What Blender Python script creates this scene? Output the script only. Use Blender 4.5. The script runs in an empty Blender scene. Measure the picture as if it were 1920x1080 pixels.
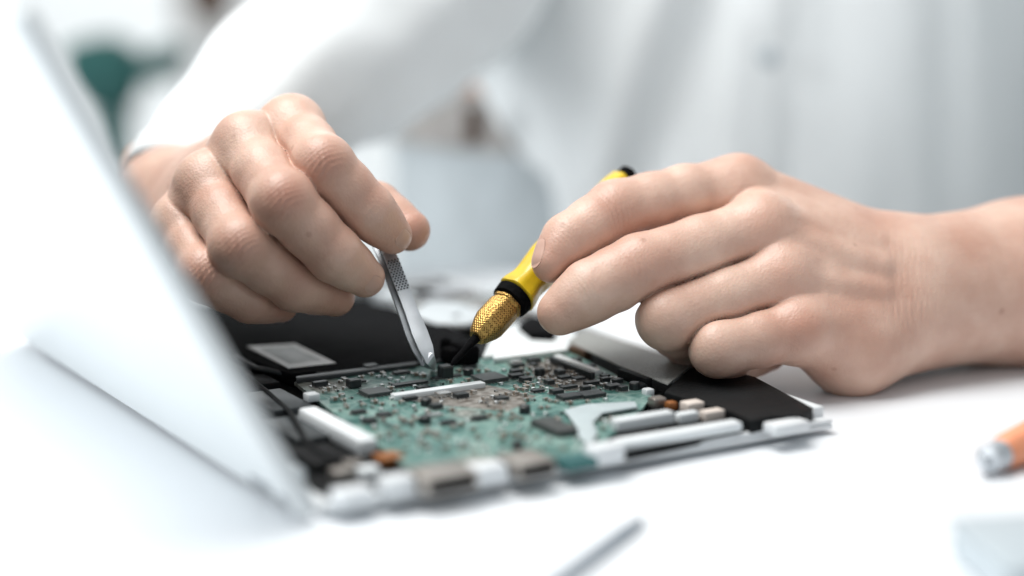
import bpy, bmesh, math, random
import numpy as np
from mathutils import Vector, Matrix

sc = bpy.context.scene
col = sc.collection
random.seed(7); rng = np.random.default_rng(7)
# ------------------------------------------------------------------ camera, light, exposure
W = 0.0087                       # metres per modelling unit (all numbers below are in these units)
FPX, TILT, CAMH = 3860.0, math.radians(11.6), 20.9
cT, sT = math.cos(TILT), math.sin(TILT)
cam_d = bpy.data.cameras.new('camera'); cam = bpy.data.objects.new('camera', cam_d); col.objects.link(cam)
cam.location = (0, 0, CAMH * W); cam.rotation_euler = (math.pi / 2 - TILT, 0, 0)
cam_d.sensor_width = 36; cam_d.lens = 36 * FPX / 1920
cam_d.clip_start = 0.02; cam_d.clip_end = 60
cam_d.dof.use_dof = True; cam_d.dof.focus_distance = 80.6 * W
cam_d.dof.aperture_fstop = (cam_d.lens / 1000) / (3.4 * W)
sc.camera = cam
w = bpy.data.worlds.new("World"); sc.world = w; w.use_nodes = True
w.node_tree.nodes['Background'].inputs[0].default_value = (0.90, 0.96, 1.0, 1)
w.node_tree.nodes['Background'].inputs[1].default_value = 0.44

def area(name, loc, target, size, power, color):
    l = bpy.data.lights.new(name, 'AREA'); l.shape = 'RECTANGLE'; l.size = size[0] * W; l.size_y = size[1] * W
    l.energy = power; l.color = color
    o = bpy.data.objects.new(name, l); col.objects.link(o)
    o.location = Vector(loc) * W
    o.rotation_euler = (Vector(target) - Vector(loc)).to_track_quat('-Z', 'Y').to_euler()
area('ceiling_softbox', (-45, 90, 150), (5, 82, 0), (120, 90), 25, (1.0, 0.98, 0.95))
area('wall_fill', (-60, 400, 200), (-60, 520, 20), (160, 80), 60, (0.98, 0.99, 1.0))  # added lamp, put in only to brighten the far wall
area('left_fill', (-140, 22, 42), (-15, 66, 3), (90, 70), 16, (0.97, 0.99, 1.0))  # added low fill from the left for lid and table, not a window
sc.view_settings.view_transform = 'Standard'; sc.view_settings.look = 'None'
sc.view_settings.exposure = 0.1; sc.view_settings.gamma = 1.0
sc.cycles.use_denoising = True
sc.cycles.max_bounces = 8

# ------------------------------------------------------------------ pixel -> place helpers
def P(px, py, d):
    x = (px - 960) / FPX * d; y = (py - 540) / FPX * d
    return np.array([x, d * cT - y * sT, CAMH - d * sT - y * cT])
def at(px, py, z):
    return P(px, py, (CAMH - z) / (sT + (py - 540) / FPX * cT))

# ------------------------------------------------------------------ materials
def mat(name, color, rough=0.5, metal=0.0, spec=0.5, noise=0.0, nscale=20.0, bump=0.0, bscale=200.0, coat=0.0, emit=None, color2=None):
    m = bpy.data.materials.new(name); m.use_nodes = True
    nt = m.node_tree; b = nt.nodes['Principled BSDF']
    b.inputs['Base Color'].default_value = (*color, 1); b.inputs['Roughness'].default_value = rough
    b.inputs['Metallic'].default_value = metal; b.inputs['Specular IOR Level'].default_value = spec
    b.inputs['Coat Weight'].default_value = coat
    tc = nt.nodes.new('ShaderNodeTexCoord')
    if noise > 0 or color2:
        n = nt.nodes.new('ShaderNodeTexNoise'); n.inputs['Scale'].default_value = nscale; n.inputs['Detail'].default_value = 5
        nt.links.new(tc.outputs['Object'], n.inputs['Vector'])
        r = nt.nodes.new('ShaderNodeValToRGB')
        c2 = color2 or tuple(max(0, c * (1 - noise)) for c in color)
        r.color_ramp.elements[0].position = .35; r.color_ramp.elements[1].position = .68
        r.color_ramp.elements[0].color = (*c2, 1); r.color_ramp.elements[1].color = (*color, 1)
        nt.links.new(n.outputs['Fac'], r.inputs['Fac']); nt.links.new(r.outputs['Color'], b.inputs['Base Color'])
        mr = nt.nodes.new('ShaderNodeMapRange'); mr.inputs['To Min'].default_value = rough * .85; mr.inputs['To Max'].default_value = min(1, rough * 1.15)
        nt.links.new(n.outputs['Fac'], mr.inputs['Value']); nt.links.new(mr.outputs['Result'], b.inputs['Roughness'])
    if bump > 0:
        n2 = nt.nodes.new('ShaderNodeTexNoise'); n2.inputs['Scale'].default_value = bscale; n2.inputs['Detail'].default_value = 4
        nt.links.new(tc.outputs['Object'], n2.inputs['Vector'])
        bp = nt.nodes.new('ShaderNodeBump'); bp.inputs['Strength'].default_value = bump; bp.inputs['Distance'].default_value = 0.002
        nt.links.new(n2.outputs['Fac'], bp.inputs['Height']); nt.links.new(bp.outputs['Normal'], b.inputs['Normal'])
    return m

M = {}
M['table'] = mat('white_laminate', (.77, .80, .83), .45, noise=.03, nscale=6)
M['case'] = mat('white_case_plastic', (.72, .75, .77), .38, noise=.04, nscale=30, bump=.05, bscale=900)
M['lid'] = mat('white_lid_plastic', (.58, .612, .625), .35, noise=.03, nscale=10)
M['black'] = mat('black_plastic', (.008, .009, .010), .6, spec=.14, noise=.4, nscale=60, bump=.15, bscale=700)
M['black_matte'] = mat('black_matte', (.004, .004, .005), .85, spec=.08, noise=.4, nscale=80, bump=.3, bscale=500)
M['darkgrey'] = mat('dark_grey_plastic', (.06, .07, .075), .4, noise=.5, nscale=70)
M['chip'] = mat('chip_epoxy', (.022, .028, .03), .38, noise=.4, nscale=400, bump=.1, bscale=2000)
M['chip_grey'] = mat('chip_grey', (.055, .065, .065), .4, noise=.3, nscale=400)
M['tin'] = mat('tin', (.78, .78, .76), .25, metal=.9, noise=.3, nscale=300)
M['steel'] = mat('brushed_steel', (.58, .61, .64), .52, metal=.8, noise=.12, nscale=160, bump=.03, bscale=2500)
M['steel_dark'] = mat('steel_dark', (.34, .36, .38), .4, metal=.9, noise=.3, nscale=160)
M['port'] = mat('port_metal', (.42, .39, .36), .4, metal=.7, noise=.3, nscale=200)
M['capbody'] = mat('ceramic_brown', (.26, .21, .165), .5, noise=.3, nscale=300)
M['white_plastic'] = mat('white_connector', (.78, .82, .84), .45, noise=.06, nscale=120)
M['pink_plastic'] = mat('cream_connector', (.72, .64, .58), .5, noise=.1, nscale=120)
M['orange'] = mat('copper_tape', (.42, .16, .05), .4, metal=.3, noise=.3, nscale=150)
M['ribbon'] = mat('pale_ribbon_film', (.50, .58, .60), .35, noise=.12, nscale=60)
M['pad'] = mat('tinned_pad', (.40, .38, .35), .4, metal=.4, color2=(.13, .11, .09), nscale=330)
M['teal_plate'] = mat('teal_board_edge', (.02, .14, .14), .4, noise=.3, nscale=150)
M['label'] = mat('label_paper', (.74, .76, .76), .5, noise=.05, nscale=90)
M['label_print'] = mat('label_print', (.17, .19, .19), .45, color2=(.36, .38, .38), nscale=110)
M['yellow'] = mat('yellow_grip', (.80, .56, .02), .34, noise=.18, nscale=140, coat=.2)
M['orange_grip'] = mat('orange_grip', (.82, .32, .17), .4, noise=.1, nscale=60)
M['teal_chair'] = mat('teal_fabric', (.004, .068, .064), .8, noise=.3, nscale=40)
M['brown'] = mat('brown_leather', (.10, .05, .025), .6, noise=.4, nscale=30)
M['belt'] = mat('belt_cloth', (.36, .34, .325), .6, noise=.4, nscale=30)
M['trousers'] = mat('grey_blue_cloth', (.46, .505, .53), .9, noise=.15, nscale=60, bump=.3, bscale=300)
M['wall'] = mat('wall_paint', (.80, .82, .82), .8, noise=.03, nscale=3)
M['floor'] = mat('floor_vinyl', (.62, .64, .64), .5, noise=.1, nscale=4)
M['box_grey'] = mat('storage_grey', (.40, .45, .48), .5, noise=.06, nscale=40)
M['pry'] = mat('blue_grey_nylon', (.20, .235, .27), .5, noise=.1)
M['greybox'] = mat('grey_box_plastic', (.55, .60, .63), .5, noise=.06, nscale=40)
M['shirt'] = mat('white_cotton', (.80, .83, .84), .85, noise=.04, nscale=18, bump=.25, bscale=380)
M['nail'] = mat('fingernail', (.60, .385, .31), .33, noise=.1, nscale=60)

def skin_material():
    m = bpy.data.materials.new('skin'); m.use_nodes = True
    nt = m.node_tree; L = nt.links; b = nt.nodes['Principled BSDF']
    tc = nt.nodes.new('ShaderNodeTexCoord')
    at_ = nt.nodes.new('ShaderNodeAttribute'); at_.attribute_name = 'flush'
    n = nt.nodes.new('ShaderNodeTexNoise'); n.inputs['Scale'].default_value = 55; n.inputs['Detail'].default_value = 6
    L.new(tc.outputs['Object'], n.inputs['Vector'])
    r = nt.nodes.new('ShaderNodeValToRGB')
    r.color_ramp.elements[0].position = .32; r.color_ramp.elements[1].position = .70
    r.color_ramp.elements[0].color = (.56, .345, .265, 1); r.color_ramp.elements[1].color = (.72, .51, .41, 1)
    L.new(n.outputs['Fac'], r.inputs['Fac'])
    mx = nt.nodes.new('ShaderNodeMix'); mx.data_type = 'RGBA'
    mx.inputs['B'].default_value = (.47, .225, .16, 1)
    n9 = nt.nodes.new('ShaderNodeTexNoise'); n9.inputs['Scale'].default_value = 24; n9.inputs['Detail'].default_value = 3
    L.new(tc.outputs['Object'], n9.inputs['Vector'])
    r9 = nt.nodes.new('ShaderNodeMapRange'); r9.inputs['From Min'].default_value = .48; r9.inputs['From Max'].default_value = .72; r9.inputs['To Max'].default_value = .38
    L.new(n9.outputs['Fac'], r9.inputs['Value'])
    ad = nt.nodes.new('ShaderNodeMath'); ad.operation = 'ADD'; ad.use_clamp = True
    L.new(at_.outputs['Fac'], ad.inputs[0]); L.new(r9.outputs['Result'], ad.inputs[1])
    L.new(ad.outputs[0], mx.inputs['Factor']); L.new(r.outputs['Color'], mx.inputs['A'])
    # small pores and moles
    v = nt.nodes.new('ShaderNodeTexVoronoi'); v.inputs['Scale'].default_value = 62
    L.new(tc.outputs['Object'], v.inputs['Vector'])
    mr = nt.nodes.new('ShaderNodeMapRange'); mr.inputs['From Min'].default_value = .05; mr.inputs['From Max'].default_value = .09
    mr.inputs['To Min'].default_value = .35; mr.inputs['To Max'].default_value = 0
    L.new(v.outputs['Distance'], mr.inputs['Value'])
    mx2 = nt.nodes.new('ShaderNodeMix'); mx2.data_type = 'RGBA'; mx2.inputs['B'].default_value = (.30, .15, .10, 1)
    L.new(mr.outputs['Result'], mx2.inputs['Factor']); L.new(mx.outputs['Result'], mx2.inputs['A'])
    L.new(mx2.outputs['Result'], b.inputs['Base Color'])
    b.inputs['Roughness'].default_value = .42
    b.inputs['Specular IOR Level'].default_value = .5
    b.inputs['Subsurface Weight'].default_value = .18
    b.inputs['Subsurface Radius'].default_value = (1.0, .35, .2); b.inputs['Subsurface Scale'].default_value = .0018
    v2 = nt.nodes.new('ShaderNodeTexVoronoi'); v2.inputs['Scale'].default_value = 1150; v2.feature = 'F1'
    L.new(tc.outputs['Object'], v2.inputs['Vector'])
    n2 = nt.nodes.new('ShaderNodeTexNoise'); n2.inputs['Scale'].default_value = 320; n2.inputs['Detail'].default_value = 6
    L.new(tc.outputs['Object'], n2.inputs['Vector'])
    ma = nt.nodes.new('ShaderNodeMath'); ma.operation = 'MULTIPLY_ADD'; ma.inputs[1].default_value = .35
    L.new(v2.outputs['Distance'], ma.inputs[0]); L.new(n2.outputs['Fac'], ma.inputs[2])
    bp = nt.nodes.new('ShaderNodeBump'); bp.inputs['Strength'].default_value = .36; bp.inputs['Distance'].default_value = .0006
    L.new(ma.outputs['Value'], bp.inputs['Height']); L.new(bp.outputs['Normal'], b.inputs['Normal'])
    return m
M['skin'] = skin_material()

def board_material():
    m = bpy.data.materials.new('circuit_board_green'); m.use_nodes = True
    nt = m.node_tree; L = nt.links; b = nt.nodes['Principled BSDF']
    tc = nt.nodes.new('ShaderNodeTexCoord')
    n = nt.nodes.new('ShaderNodeTexNoise'); n.inputs['Scale'].default_value = 95; n.inputs['Detail'].default_value = 8; n.inputs['Roughness'].default_value = .7
    L.new(tc.outputs['Object'], n.inputs['Vector'])
    r = nt.nodes.new('ShaderNodeValToRGB'); r.color_ramp.interpolation = 'LINEAR'
    e = r.color_ramp.elements; e[0].position = .36; e[0].color = (.012, .085, .078, 1); e[1].position = .66; e[1].color = (.24, .38, .34, 1)
    k = e.new(.5); k.color = (.075, .195, .172, 1)
    L.new(n.outputs['Fac'], r.inputs['Fac'])
    # traces: thin lighter cells
    br = nt.nodes.new('ShaderNodeTexVoronoi'); br.feature = 'DISTANCE_TO_EDGE'; br.distance = 'MANHATTAN' if hasattr(br, 'distance') else br.distance
    br.inputs['Scale'].default_value = 150
    L.new(tc.outputs['Object'], br.inputs['Vector'])
    lt = nt.nodes.new('ShaderNodeMath'); lt.operation = 'LESS_THAN'; lt.inputs[1].default_value = .06
    L.new(br.outputs['Distance'], lt.inputs[0])
    mx = nt.nodes.new('ShaderNodeMix'); mx.data_type = 'RGBA'; mx.inputs['B'].default_value = (.30, .42, .38, 1)
    ml = nt.nodes.new('ShaderNodeMath'); ml.operation = 'MULTIPLY'; ml.inputs[1].default_value = .45
    L.new(lt.outputs[0], ml.inputs[0]); L.new(ml.outputs[0], mx.inputs['Factor']); L.new(r.outputs['Color'], mx.inputs['A'])
    # tinned pads in patches
    n3 = nt.nodes.new('ShaderNodeTexNoise'); n3.inputs['Scale'].default_value = 26; n3.inputs['Detail'].default_value = 2
    L.new(tc.outputs['Object'], n3.inputs['Vector'])
    g3 = nt.nodes.new('ShaderNodeMapRange'); g3.inputs['From Min'].default_value = .56; g3.inputs['From Max'].default_value = .66
    g3.inputs['To Max'].default_value = .8
    L.new(n3.outputs['Fac'], g3.inputs['Value'])
    mx3 = nt.nodes.new('ShaderNodeMix'); mx3.data_type = 'RGBA'
    r3 = nt.nodes.new('ShaderNodeValToRGB'); r3.color_ramp.elements[0].position = .4; r3.color_ramp.elements[1].position = .6
    r3.color_ramp.elements[0].color = (.16, .13, .11, 1); r3.color_ramp.elements[1].color = (.42, .40, .37, 1)
    n4 = nt.nodes.new('ShaderNodeTexNoise'); n4.inputs['Scale'].default_value = 420; n4.inputs['Detail'].default_value = 3
    L.new(tc.outputs['Object'], n4.inputs['Vector']); L.new(n4.outputs['Fac'], r3.inputs['Fac'])
    L.new(g3.outputs['Result'], mx3.inputs['Factor']); L.new(mx.outputs['Result'], mx3.inputs['A']); L.new(r3.outputs['Color'], mx3.inputs['B'])
    L.new(mx3.outputs['Result'], b.inputs['Base Color'])
    b.inputs['Roughness'].default_value = .38; b.inputs['Specular IOR Level'].default_value = .5
    bp = nt.nodes.new('ShaderNodeBump'); bp.inputs['Strength'].default_value = .35; bp.inputs['Distance'].default_value = .0008
    L.new(n4.outputs['Fac'], bp.inputs['Height']); L.new(bp.outputs['Normal'], b.inputs['Normal'])
    return m
M['board'] = board_material()

def dotted_material(name, base, dot, scale):
    m = bpy.data.materials.new(name); m.use_nodes = True
    nt = m.node_tree; L = nt.links; b = nt.nodes['Principled BSDF']
    tc = nt.nodes.new('ShaderNodeTexCoord'); v = nt.nodes.new('ShaderNodeTexVoronoi'); v.inputs['Scale'].default_value = scale
    v.inputs['Randomness'].default_value = .35
    L.new(tc.outputs['Object'], v.inputs['Vector'])
    r = nt.nodes.new('ShaderNodeValToRGB'); r.color_ramp.elements[0].position = .25; r.color_ramp.elements[1].position = .5
    r.color_ramp.elements[0].color = (*dot, 1); r.color_ramp.elements[1].color = (*base, 1)
    L.new(v.outputs['Distance'], r.inputs['Fac']); L.new(r.outputs['Color'], b.inputs['Base Color'])
    bp = nt.nodes.new('ShaderNodeBump'); bp.inputs['Strength'].default_value = .5; bp.inputs['Distance'].default_value = .0006
    L.new(v.outputs['Distance'], bp.inputs['Height']); L.new(bp.outputs['Normal'], b.inputs['Normal'])
    b.inputs['Roughness'].default_value = .45
    return m
M['mesh_plate'] = dotted_material('perforated_white', (.80, .84, .86), (.62, .68, .70), 700)
M['brass'] = dotted_material('knurled_brass', (.58, .36, .11), (.10, .045, .015), 1450)
M['brass'].node_tree.nodes['Principled BSDF'].inputs['Metallic'].default_value = .9
M['brass'].node_tree.nodes['Principled BSDF'].inputs['Roughness'].default_value = .3
M['shield'] = dotted_material('grey_ribbed_metal', (.30, .31, .30), (.22, .225, .215), 900)

# ------------------------------------------------------------------ object helpers
class Frame:
    """a thing's own axes: origin o, rotation about z"""
    def __init__(s, o=(0, 0, 0), rz=0.0):
        s.o = np.array(o, float); s.rz = rz
        c, k = math.cos(rz), math.sin(rz); s.R = np.array([[c, -k, 0], [k, c, 0], [0, 0, 1]])
    def inv(s, p): return (np.asarray(p, float) - s.o) @ s.R
WORLD = Frame()

def mesh(name, verts, faces, mats, frame=WORLD, smooth=True, fmat=None):
    me = bpy.data.meshes.new(name)
    v = frame.inv(np.asarray(verts, float)) * W
    me.from_pydata(v.tolist(), [], [list(f) for f in faces])
    for m in (mats if isinstance(mats, (list, tuple)) else [mats]): me.materials.append(m)
    if fmat is not None: me.polygons.foreach_set('material_index', np.asarray(fmat, np.int32))
    me.polygons.foreach_set('use_smooth', np.full(len(me.polygons), smooth))
    me.update()
    return me
def obj(name, me, parent=None):
    o = bpy.data.objects.new(name, me); col.objects.link(o)
    if parent: o.parent = parent
    return o
def tag(o, label=None, cat=None, group=None, kind=None):
    if label: o['label'] = label
    if cat: o['category'] = cat
    if group: o['group'] = group
    if kind: o['kind'] = kind
    return o
def thing(name, frame, label, cat, group=None):
    o = bpy.data.objects.new(name, None); col.objects.link(o)
    o.empty_display_size = .01
    o.location = Vector(frame.o) * W; o.rotation_euler = (0, 0, frame.rz)
    return tag(o, label, cat, group)

def bm_obj(name, bm, mats, parent=None, frame=WORLD, smooth=False, bevel=0.0, seg=2):
    bmesh.ops.recalc_face_normals(bm, faces=bm.faces)
    if bevel > 0:
        bmesh.ops.bevel(bm, geom=[e for e in bm.edges if len(e.link_faces) == 2 and e.calc_face_angle(0) > .5], offset=bevel, segments=seg, profile=.5, affect='EDGES')
    inv = Matrix(np.vstack([np.hstack([frame.R.T, (-frame.R.T @ frame.o)[:, None]]), [0, 0, 0, 1]]).tolist())
    bm.transform(Matrix.Scale(W, 4) @ inv)
    me = bpy.data.meshes.new(name); bm.to_mesh(me); bm.free()
    for m in (mats if isinstance(mats, (list, tuple)) else [mats]): me.materials.append(m)
    if smooth or bevel > 0:
        me.polygons.foreach_set('use_smooth', np.full(len(me.polygons), True))
        me.set_sharp_from_angle(angle=math.radians(40))
    return obj(name, me, parent)

def bm_box(bm, c, size, ax=None, mi=0):
    c = np.asarray(c, float); ax = np.eye(3) if ax is None else np.asarray(ax)
    vs = []
    for sx, sy, sz in ((-1,-1,-1),(1,-1,-1),(1,1,-1),(-1,1,-1),(-1,-1,1),(1,-1,1),(1,1,1),(-1,1,1)):
        vs.append(bm.verts.new(c + ax[0]*sx*size[0]/2 + ax[1]*sy*size[1]/2 + ax[2]*sz*size[2]/2))
    for f in ((3,2,1,0),(4,5,6,7),(0,1,5,4),(1,2,6,5),(2,3,7,6),(3,0,4,7)):
        fc = bm.faces.new([vs[i] for i in f]); fc.material_index = mi
    return vs
def bm_prism(bm, pts, dz, mi=0):
    """pts: list of 3-D points of the top outline; extruded down by dz"""
    top = [bm.verts.new(p) for p in pts]; bot = [bm.verts.new(np.asarray(p) - [0, 0, dz]) for p in pts]
    bm.faces.new(top).material_index = mi; bm.faces.new(bot[::-1]).material_index = mi
    n = len(pts)
    for i in range(n): bm.faces.new((top[i], bot[i], bot[(i+1) % n], top[(i+1) % n])).material_index = mi
def bm_lathe(bm, a, d, prof, n=28, mi=0, hexa=0.0):
    """prof: (distance along axis, radius)"""
    a = np.asarray(a, float); d = np.asarray(d, float); d = d / np.linalg.norm(d)
    x = np.cross(d, [0, 0, 1.0]); x /= np.linalg.norm(x); y = np.cross(d, x)
    rings = []
    for t, r in prof:
        ring = []
        for i in range(n):
            th = 2 * math.pi * i / n
            rr = r * (1 + hexa * math.cos(6 * th))
            ring.append(bm.verts.new(a + d * t + (x * math.cos(th) + y * math.sin(th)) * rr))
        rings.append(ring)
    for A_, B_ in zip(rings[:-1], rings[1:]):
        for i in range(n): bm.faces.new((A_[i], A_[(i+1) % n], B_[(i+1) % n], B_[i])).material_index = mi
    bm.faces.new(rings[0][::-1]).material_index = mi; bm.faces.new(rings[-1]).material_index = mi
def tube(bm, pts, r, n=10, mi=0):
    pts = [np.asarray(p, float) for p in pts]; rings = []
    for i, p in enumerate(pts):
        t = pts[min(i+1, len(pts)-1)] - pts[max(i-1, 0)]; t /= np.linalg.norm(t)
        x = np.cross(t, [.1, .2, 1.0]); x /= np.linalg.norm(x); y = np.cross(t, x)
        rings.append([bm.verts.new(p + (x*math.cos(2*math.pi*k/n) + y*math.sin(2*math.pi*k/n)) * r) for k in range(n)])
    for A_, B_ in zip(rings[:-1], rings[1:]):
        for i in range(n): bm.faces.new((A_[i], A_[(i+1) % n], B_[(i+1) % n], B_[i])).material_index = mi
    bm.faces.new(rings[0][::-1]); bm.faces.new(rings[-1])

# ------------------------------------------------------------------ the setting
FLOOR = -84.0
bm = bmesh.new(); bm_box(bm, (0, 250, FLOOR - 1), (1400, 900, 2))
tag(bm_obj('floor', bm, M['floor']), kind='structure')
bm = bmesh.new(); bm_box(bm, (0, 560, 130), (1400, 6, 428))
tag(bm_obj('wall', bm, M['wall']), kind='structure')

tf = Frame((0, 62, FLOOR))
table = thing('work_table', tf, 'white laminate work table under the laptop', 'table')
bm = bmesh.new(); bm_box(bm, (0, 59, -1.5), (230, 96, 3)); bm_obj('table_top', bm, M['table'], table, tf, bevel=.5, seg=3)
for sx in (-1, 1):
    for sy in (-1, 1):
        bm = bmesh.new(); bm_box(bm, (sx * 105, 59 + sy * 40, (FLOOR - 3) / 2), (5, 5, -3 - FLOOR)); bm_obj('leg', bm, M['steel_dark'], table, tf, bevel=.4)

# ------------------------------------------------------------------ laptop
A0 = at(578, 985, 0); B0 = at(1490, 826, 0)
U = (B0 - A0) / np.linalg.norm(B0 - A0); V = np.array([-U[1], U[0], 0]); Z = np.array([0, 0, 1.0])
LW, LV = 21.6, 30.0               # depth (port side) and width (hinge side)
lf = Frame(A0, math.atan2(U[1], U[0]))
AX = np.array([U, V, Z])
def lo(u, v, z): return A0 + U * u + V * v + Z * z
def uv(px, py, z):
    p = at(px, py, z) - A0
    return float(p @ U), float(p @ V)
laptop = thing('laptop', lf, 'opened white laptop with bare green circuit board, under the two hands', 'laptop')

def lbox(name, px, py, z0, size, m, parent=laptop, bevel=.04, label=None):
    """box of size (du, dv, h) whose top centre shows at the pixel"""
    u, v = uv(px, py, z0 + size[2])
    bm = bmesh.new(); bm_box(bm, lo(u, v, z0 + size[2] / 2), size, AX)
    o = bm_obj(name, bm, m, parent, lf, bevel=bevel)
    if label: o['label'] = label
    return o
def lpoly(name, pxs, z, dz, m, parent=laptop, bevel=.03):
    bm = bmesh.new(); bm_prism(bm, [at(x, y, z) for x, y in pxs], dz)
    return bm_obj(name, bm, m, parent, lf, bevel=bevel)

# case: bottom shell with rims; the near rim is notched for the ports
bm = bmesh.new()
def lb(u0, u1, v0, v1, z0, z1): bm_box(bm, lo((u0+u1)/2, (v0+v1)/2, (z0+z1)/2), (u1-u0, v1-v0, z1-z0), AX)
lb(.68, LW, 0, LV, .18, .40)
lb(.68, LW, 0, .55, .402, .58)
lb(LW - .45, LW, .552, LV, .402, .95)
lb(1.152, LW - .452, LV - .5, LV, .402, .95)
bm_obj('bottom_case', bm, M['case'], laptop, lf, bevel=.08, seg=2)
bm = bmesh.new(); bm_box(bm, lo(.915, LV/2 + 1.3, .676), (.468, LV - 4.0, .55), AX); bm_obj('hinge_strip', bm, M['black'], laptop, lf, bevel=.06)
for u_, v_ in ((2.2, 1.5), (LW - 1.5, 1.5), (2.2, LV - 1.5), (LW - 1.5, LV - 1.5)):
    bm = bmesh.new(); bm_lathe(bm, lo(u_, v_, .0), Z, ((0, .5), (.179, .5)), 16); bm_obj('rubber_foot', bm, M['black_matte'], laptop, lf)
bm = bmesh.new(); bm_box(bm, lo(LW/2 + .34, LV/2, .44), (LW - 1.68, LV - 1.15, .06), AX)
bm_obj('inner_liner', bm, M['black'], laptop, lf)
for px, py, du, h in ((742, 893, 1.1, .42), (912, 870, 1.25, .42), (1132, 833, 1.3, .42), (660, 915, 1.3, .30), (1475, 790, 1.6, .2)):
    lbox('rim_block', px, py, .582, (du, .8, h + .2), M['case'], bevel=.08)
for px, py, du, h, m in ((826, 880, 2.0, .62, M['port']), (985, 856, 1.5, .55, M['port'])):
    o = lbox('port', px, py, .6, (du, 1.6, h), m, bevel=.06)
    u_, v_ = uv(px, py, .6 + h)
    bm = bmesh.new(); bm_box(bm, lo(u_, v_ - .81, .6 + h/2), (du * .84, .06, h * .62), AX); bm_obj('port_opening', bm, M['black_matte'], o, lf)
lbox('board_tongue', 1080, 857, .55, (1.25, .9, .35), M['teal_plate'])

# green board
BZ = .82
board = lpoly('circuit_board', [(552, 716), (905, 672), (1062, 657), (1150, 700), (1222, 742), (1205, 765), (1128, 832), (1095, 856), (900, 874), (768, 880), (725, 845), (640, 785)], BZ, .14, M['board'], bevel=0)
def chip_mesh(key, size, body, pins):
    bm = bmesh.new(); du, dv, h = size
    bm_box(bm, (0, 0, h/2 + .03), (du, dv, h), mi=0)
    bmesh.ops.bevel(bm, geom=bm.edges[:], offset=min(size) * .12, segments=1, affect='EDGES')
    if pins:
        n = max(3, int(du / .16)); k = max(3, int(dv / .16))
        for i in range(n):
            x = -du/2 + (i + .5) * du / n
            for s in (-1, 1): bm_box(bm, (x, s * (dv/2 + .05), .03), (.07, .12, .05), mi=1)
        for i in range(k):
            y = -dv/2 + (i + .5) * dv / k
            for s in (-1, 1): bm_box(bm, (s * (du/2 + .05), y, .03), (.12, .07, .05), mi=1)
    bm.transform(Matrix.Scale(W, 4))
    me = bpy.data.meshes.new(key); bm.to_mesh(me); bm.free()
    me.materials.append(body); me.materials.append(M['tin'])
    return me
def on_board(name, me, u, v, rot=0, z=BZ):
    o = obj(name, me, board); o.location = (u * W, v * W, z * W); o.rotation_euler = (0, 0, rot); return o
taken = []
def chip(px, py, du, dv, h, m=None, pins=True):
    u, v = uv(px, py, BZ + h); taken.append((u, v, du/2 + .1, dv/2 + .1))
    return on_board('chip', chip_mesh('chip', (du, dv, h), m or M['chip'], pins), u, v)
chip(918, 706, 1.15, 1.1, .14, M['chip_grey']); chip(704, 733, 1.05, .9, .14, M['chip_grey']); chip(768, 718, 1.5, .35, .1)
chip(663, 712, .5, .45, .32, pins=False); chip(835, 686, .55, .5, .5); chip(838, 706, 1.2, .35, .06)
chip(1040, 796, .85, 2.0, .22, M['chip_grey']); chip(1068, 741, .9, .6, .14); chip(1108, 737, 1.0, .7, .14); chip(1066, 724, .7, .3, .1)
chip(1008, 731, .5, .28, .1); chip(1058, 706, .5, .35, .1); chip(1085, 708, .5, .35, .1); chip(752, 697, .7, .3, .1); chip(600, 716, .6, .3, .18)
chip(720, 775, .5, .4, .12); chip(672, 770, .55, .3, .12); chip(940, 745, .5, .4, .1); chip(1150, 722, .6, .4, .15)
bm = bmesh.new(); bm_lathe(bm, (0, 0, .0), (0, 0.0001, 1), ((0, .22), (.26, .22), (.30, .17)), 16); bm.transform(Matrix.Scale(W, 4))
dm = bpy.data.meshes.new('inductor'); bm.to_mesh(dm); bm.free(); dm.materials.append(M['chip'])
for px, py in ((799, 746), (797, 779), (984, 760), (970, 826), (1190, 716), (1012, 690), (878, 690)):
    u, v = uv(px, py, BZ + .3); on_board('inductor', dm, u, v); taken.append((u, v, .3, .3))
def cap_mesh(l, w_, h, body):
    bm = bmesh.new()
    bm_box(bm, (0, 0, h/2), (l * .5, w_, h * .96), mi=0)
    for s in (-1, 1): bm_box(bm, (s * l * .375, 0, h/2), (l * .25, w_ * 1.04, h), mi=1)
    bm.transform(Matrix.Scale(W, 4)); me = bpy.data.meshes.new('capacitor'); bm.to_mesh(me); bm.free()
    me.materials.append(body); me.materials.append(M['tin']); return me
caps = [cap_mesh(.24, .13, .12, M['capbody']), cap_mesh(.18, .1, .08, M['chip']), cap_mesh(.3, .17, .14, M['capbody']), cap_mesh(.2, .12, .1, M['white_plastic'])]
lpoly('ground_pad', [(745, 744), (800, 733), (915, 722), (1005, 742), (985, 756), (950, 772), (880, 764), (800, 758)], BZ + .006, .004, M['pad'], board, bevel=0)
lpoly('ground_pad', [(985, 682), (1045, 672), (1110, 700), (1120, 728), (1060, 734), (1010, 716)], BZ + .006, .004, M['pad'], board, bevel=0)
for i in range(400):
    if len(taken) > 58: break
    px, py = rng.uniform(960, 1180), rng.uniform(676, 740)
    if rng.random() < .35: px, py = rng.uniform(600, 900), rng.uniform(690, 800)
    if py < 657 + (px - 1062) * .54 + 10 or px < 570 + (py - 716) * 1.4: continue
    u, v = uv(px, py, BZ); a_, b_ = (rng.uniform(.3, .6), rng.uniform(.25, .45))
    if any(abs(u - q[0]) < q[2] + a_/2 + .05 and abs(v - q[1]) < q[3] + b_/2 + .05 for q in taken): continue
    taken.append((u, v, a_/2 + .08, b_/2 + .08)); on_board('chip', chip_mesh('chip', (a_, b_, rng.uniform(.08, .2)), M['chip'] if rng.random() < .7 else M['tin'], True), u, v)
placed = 0
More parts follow.
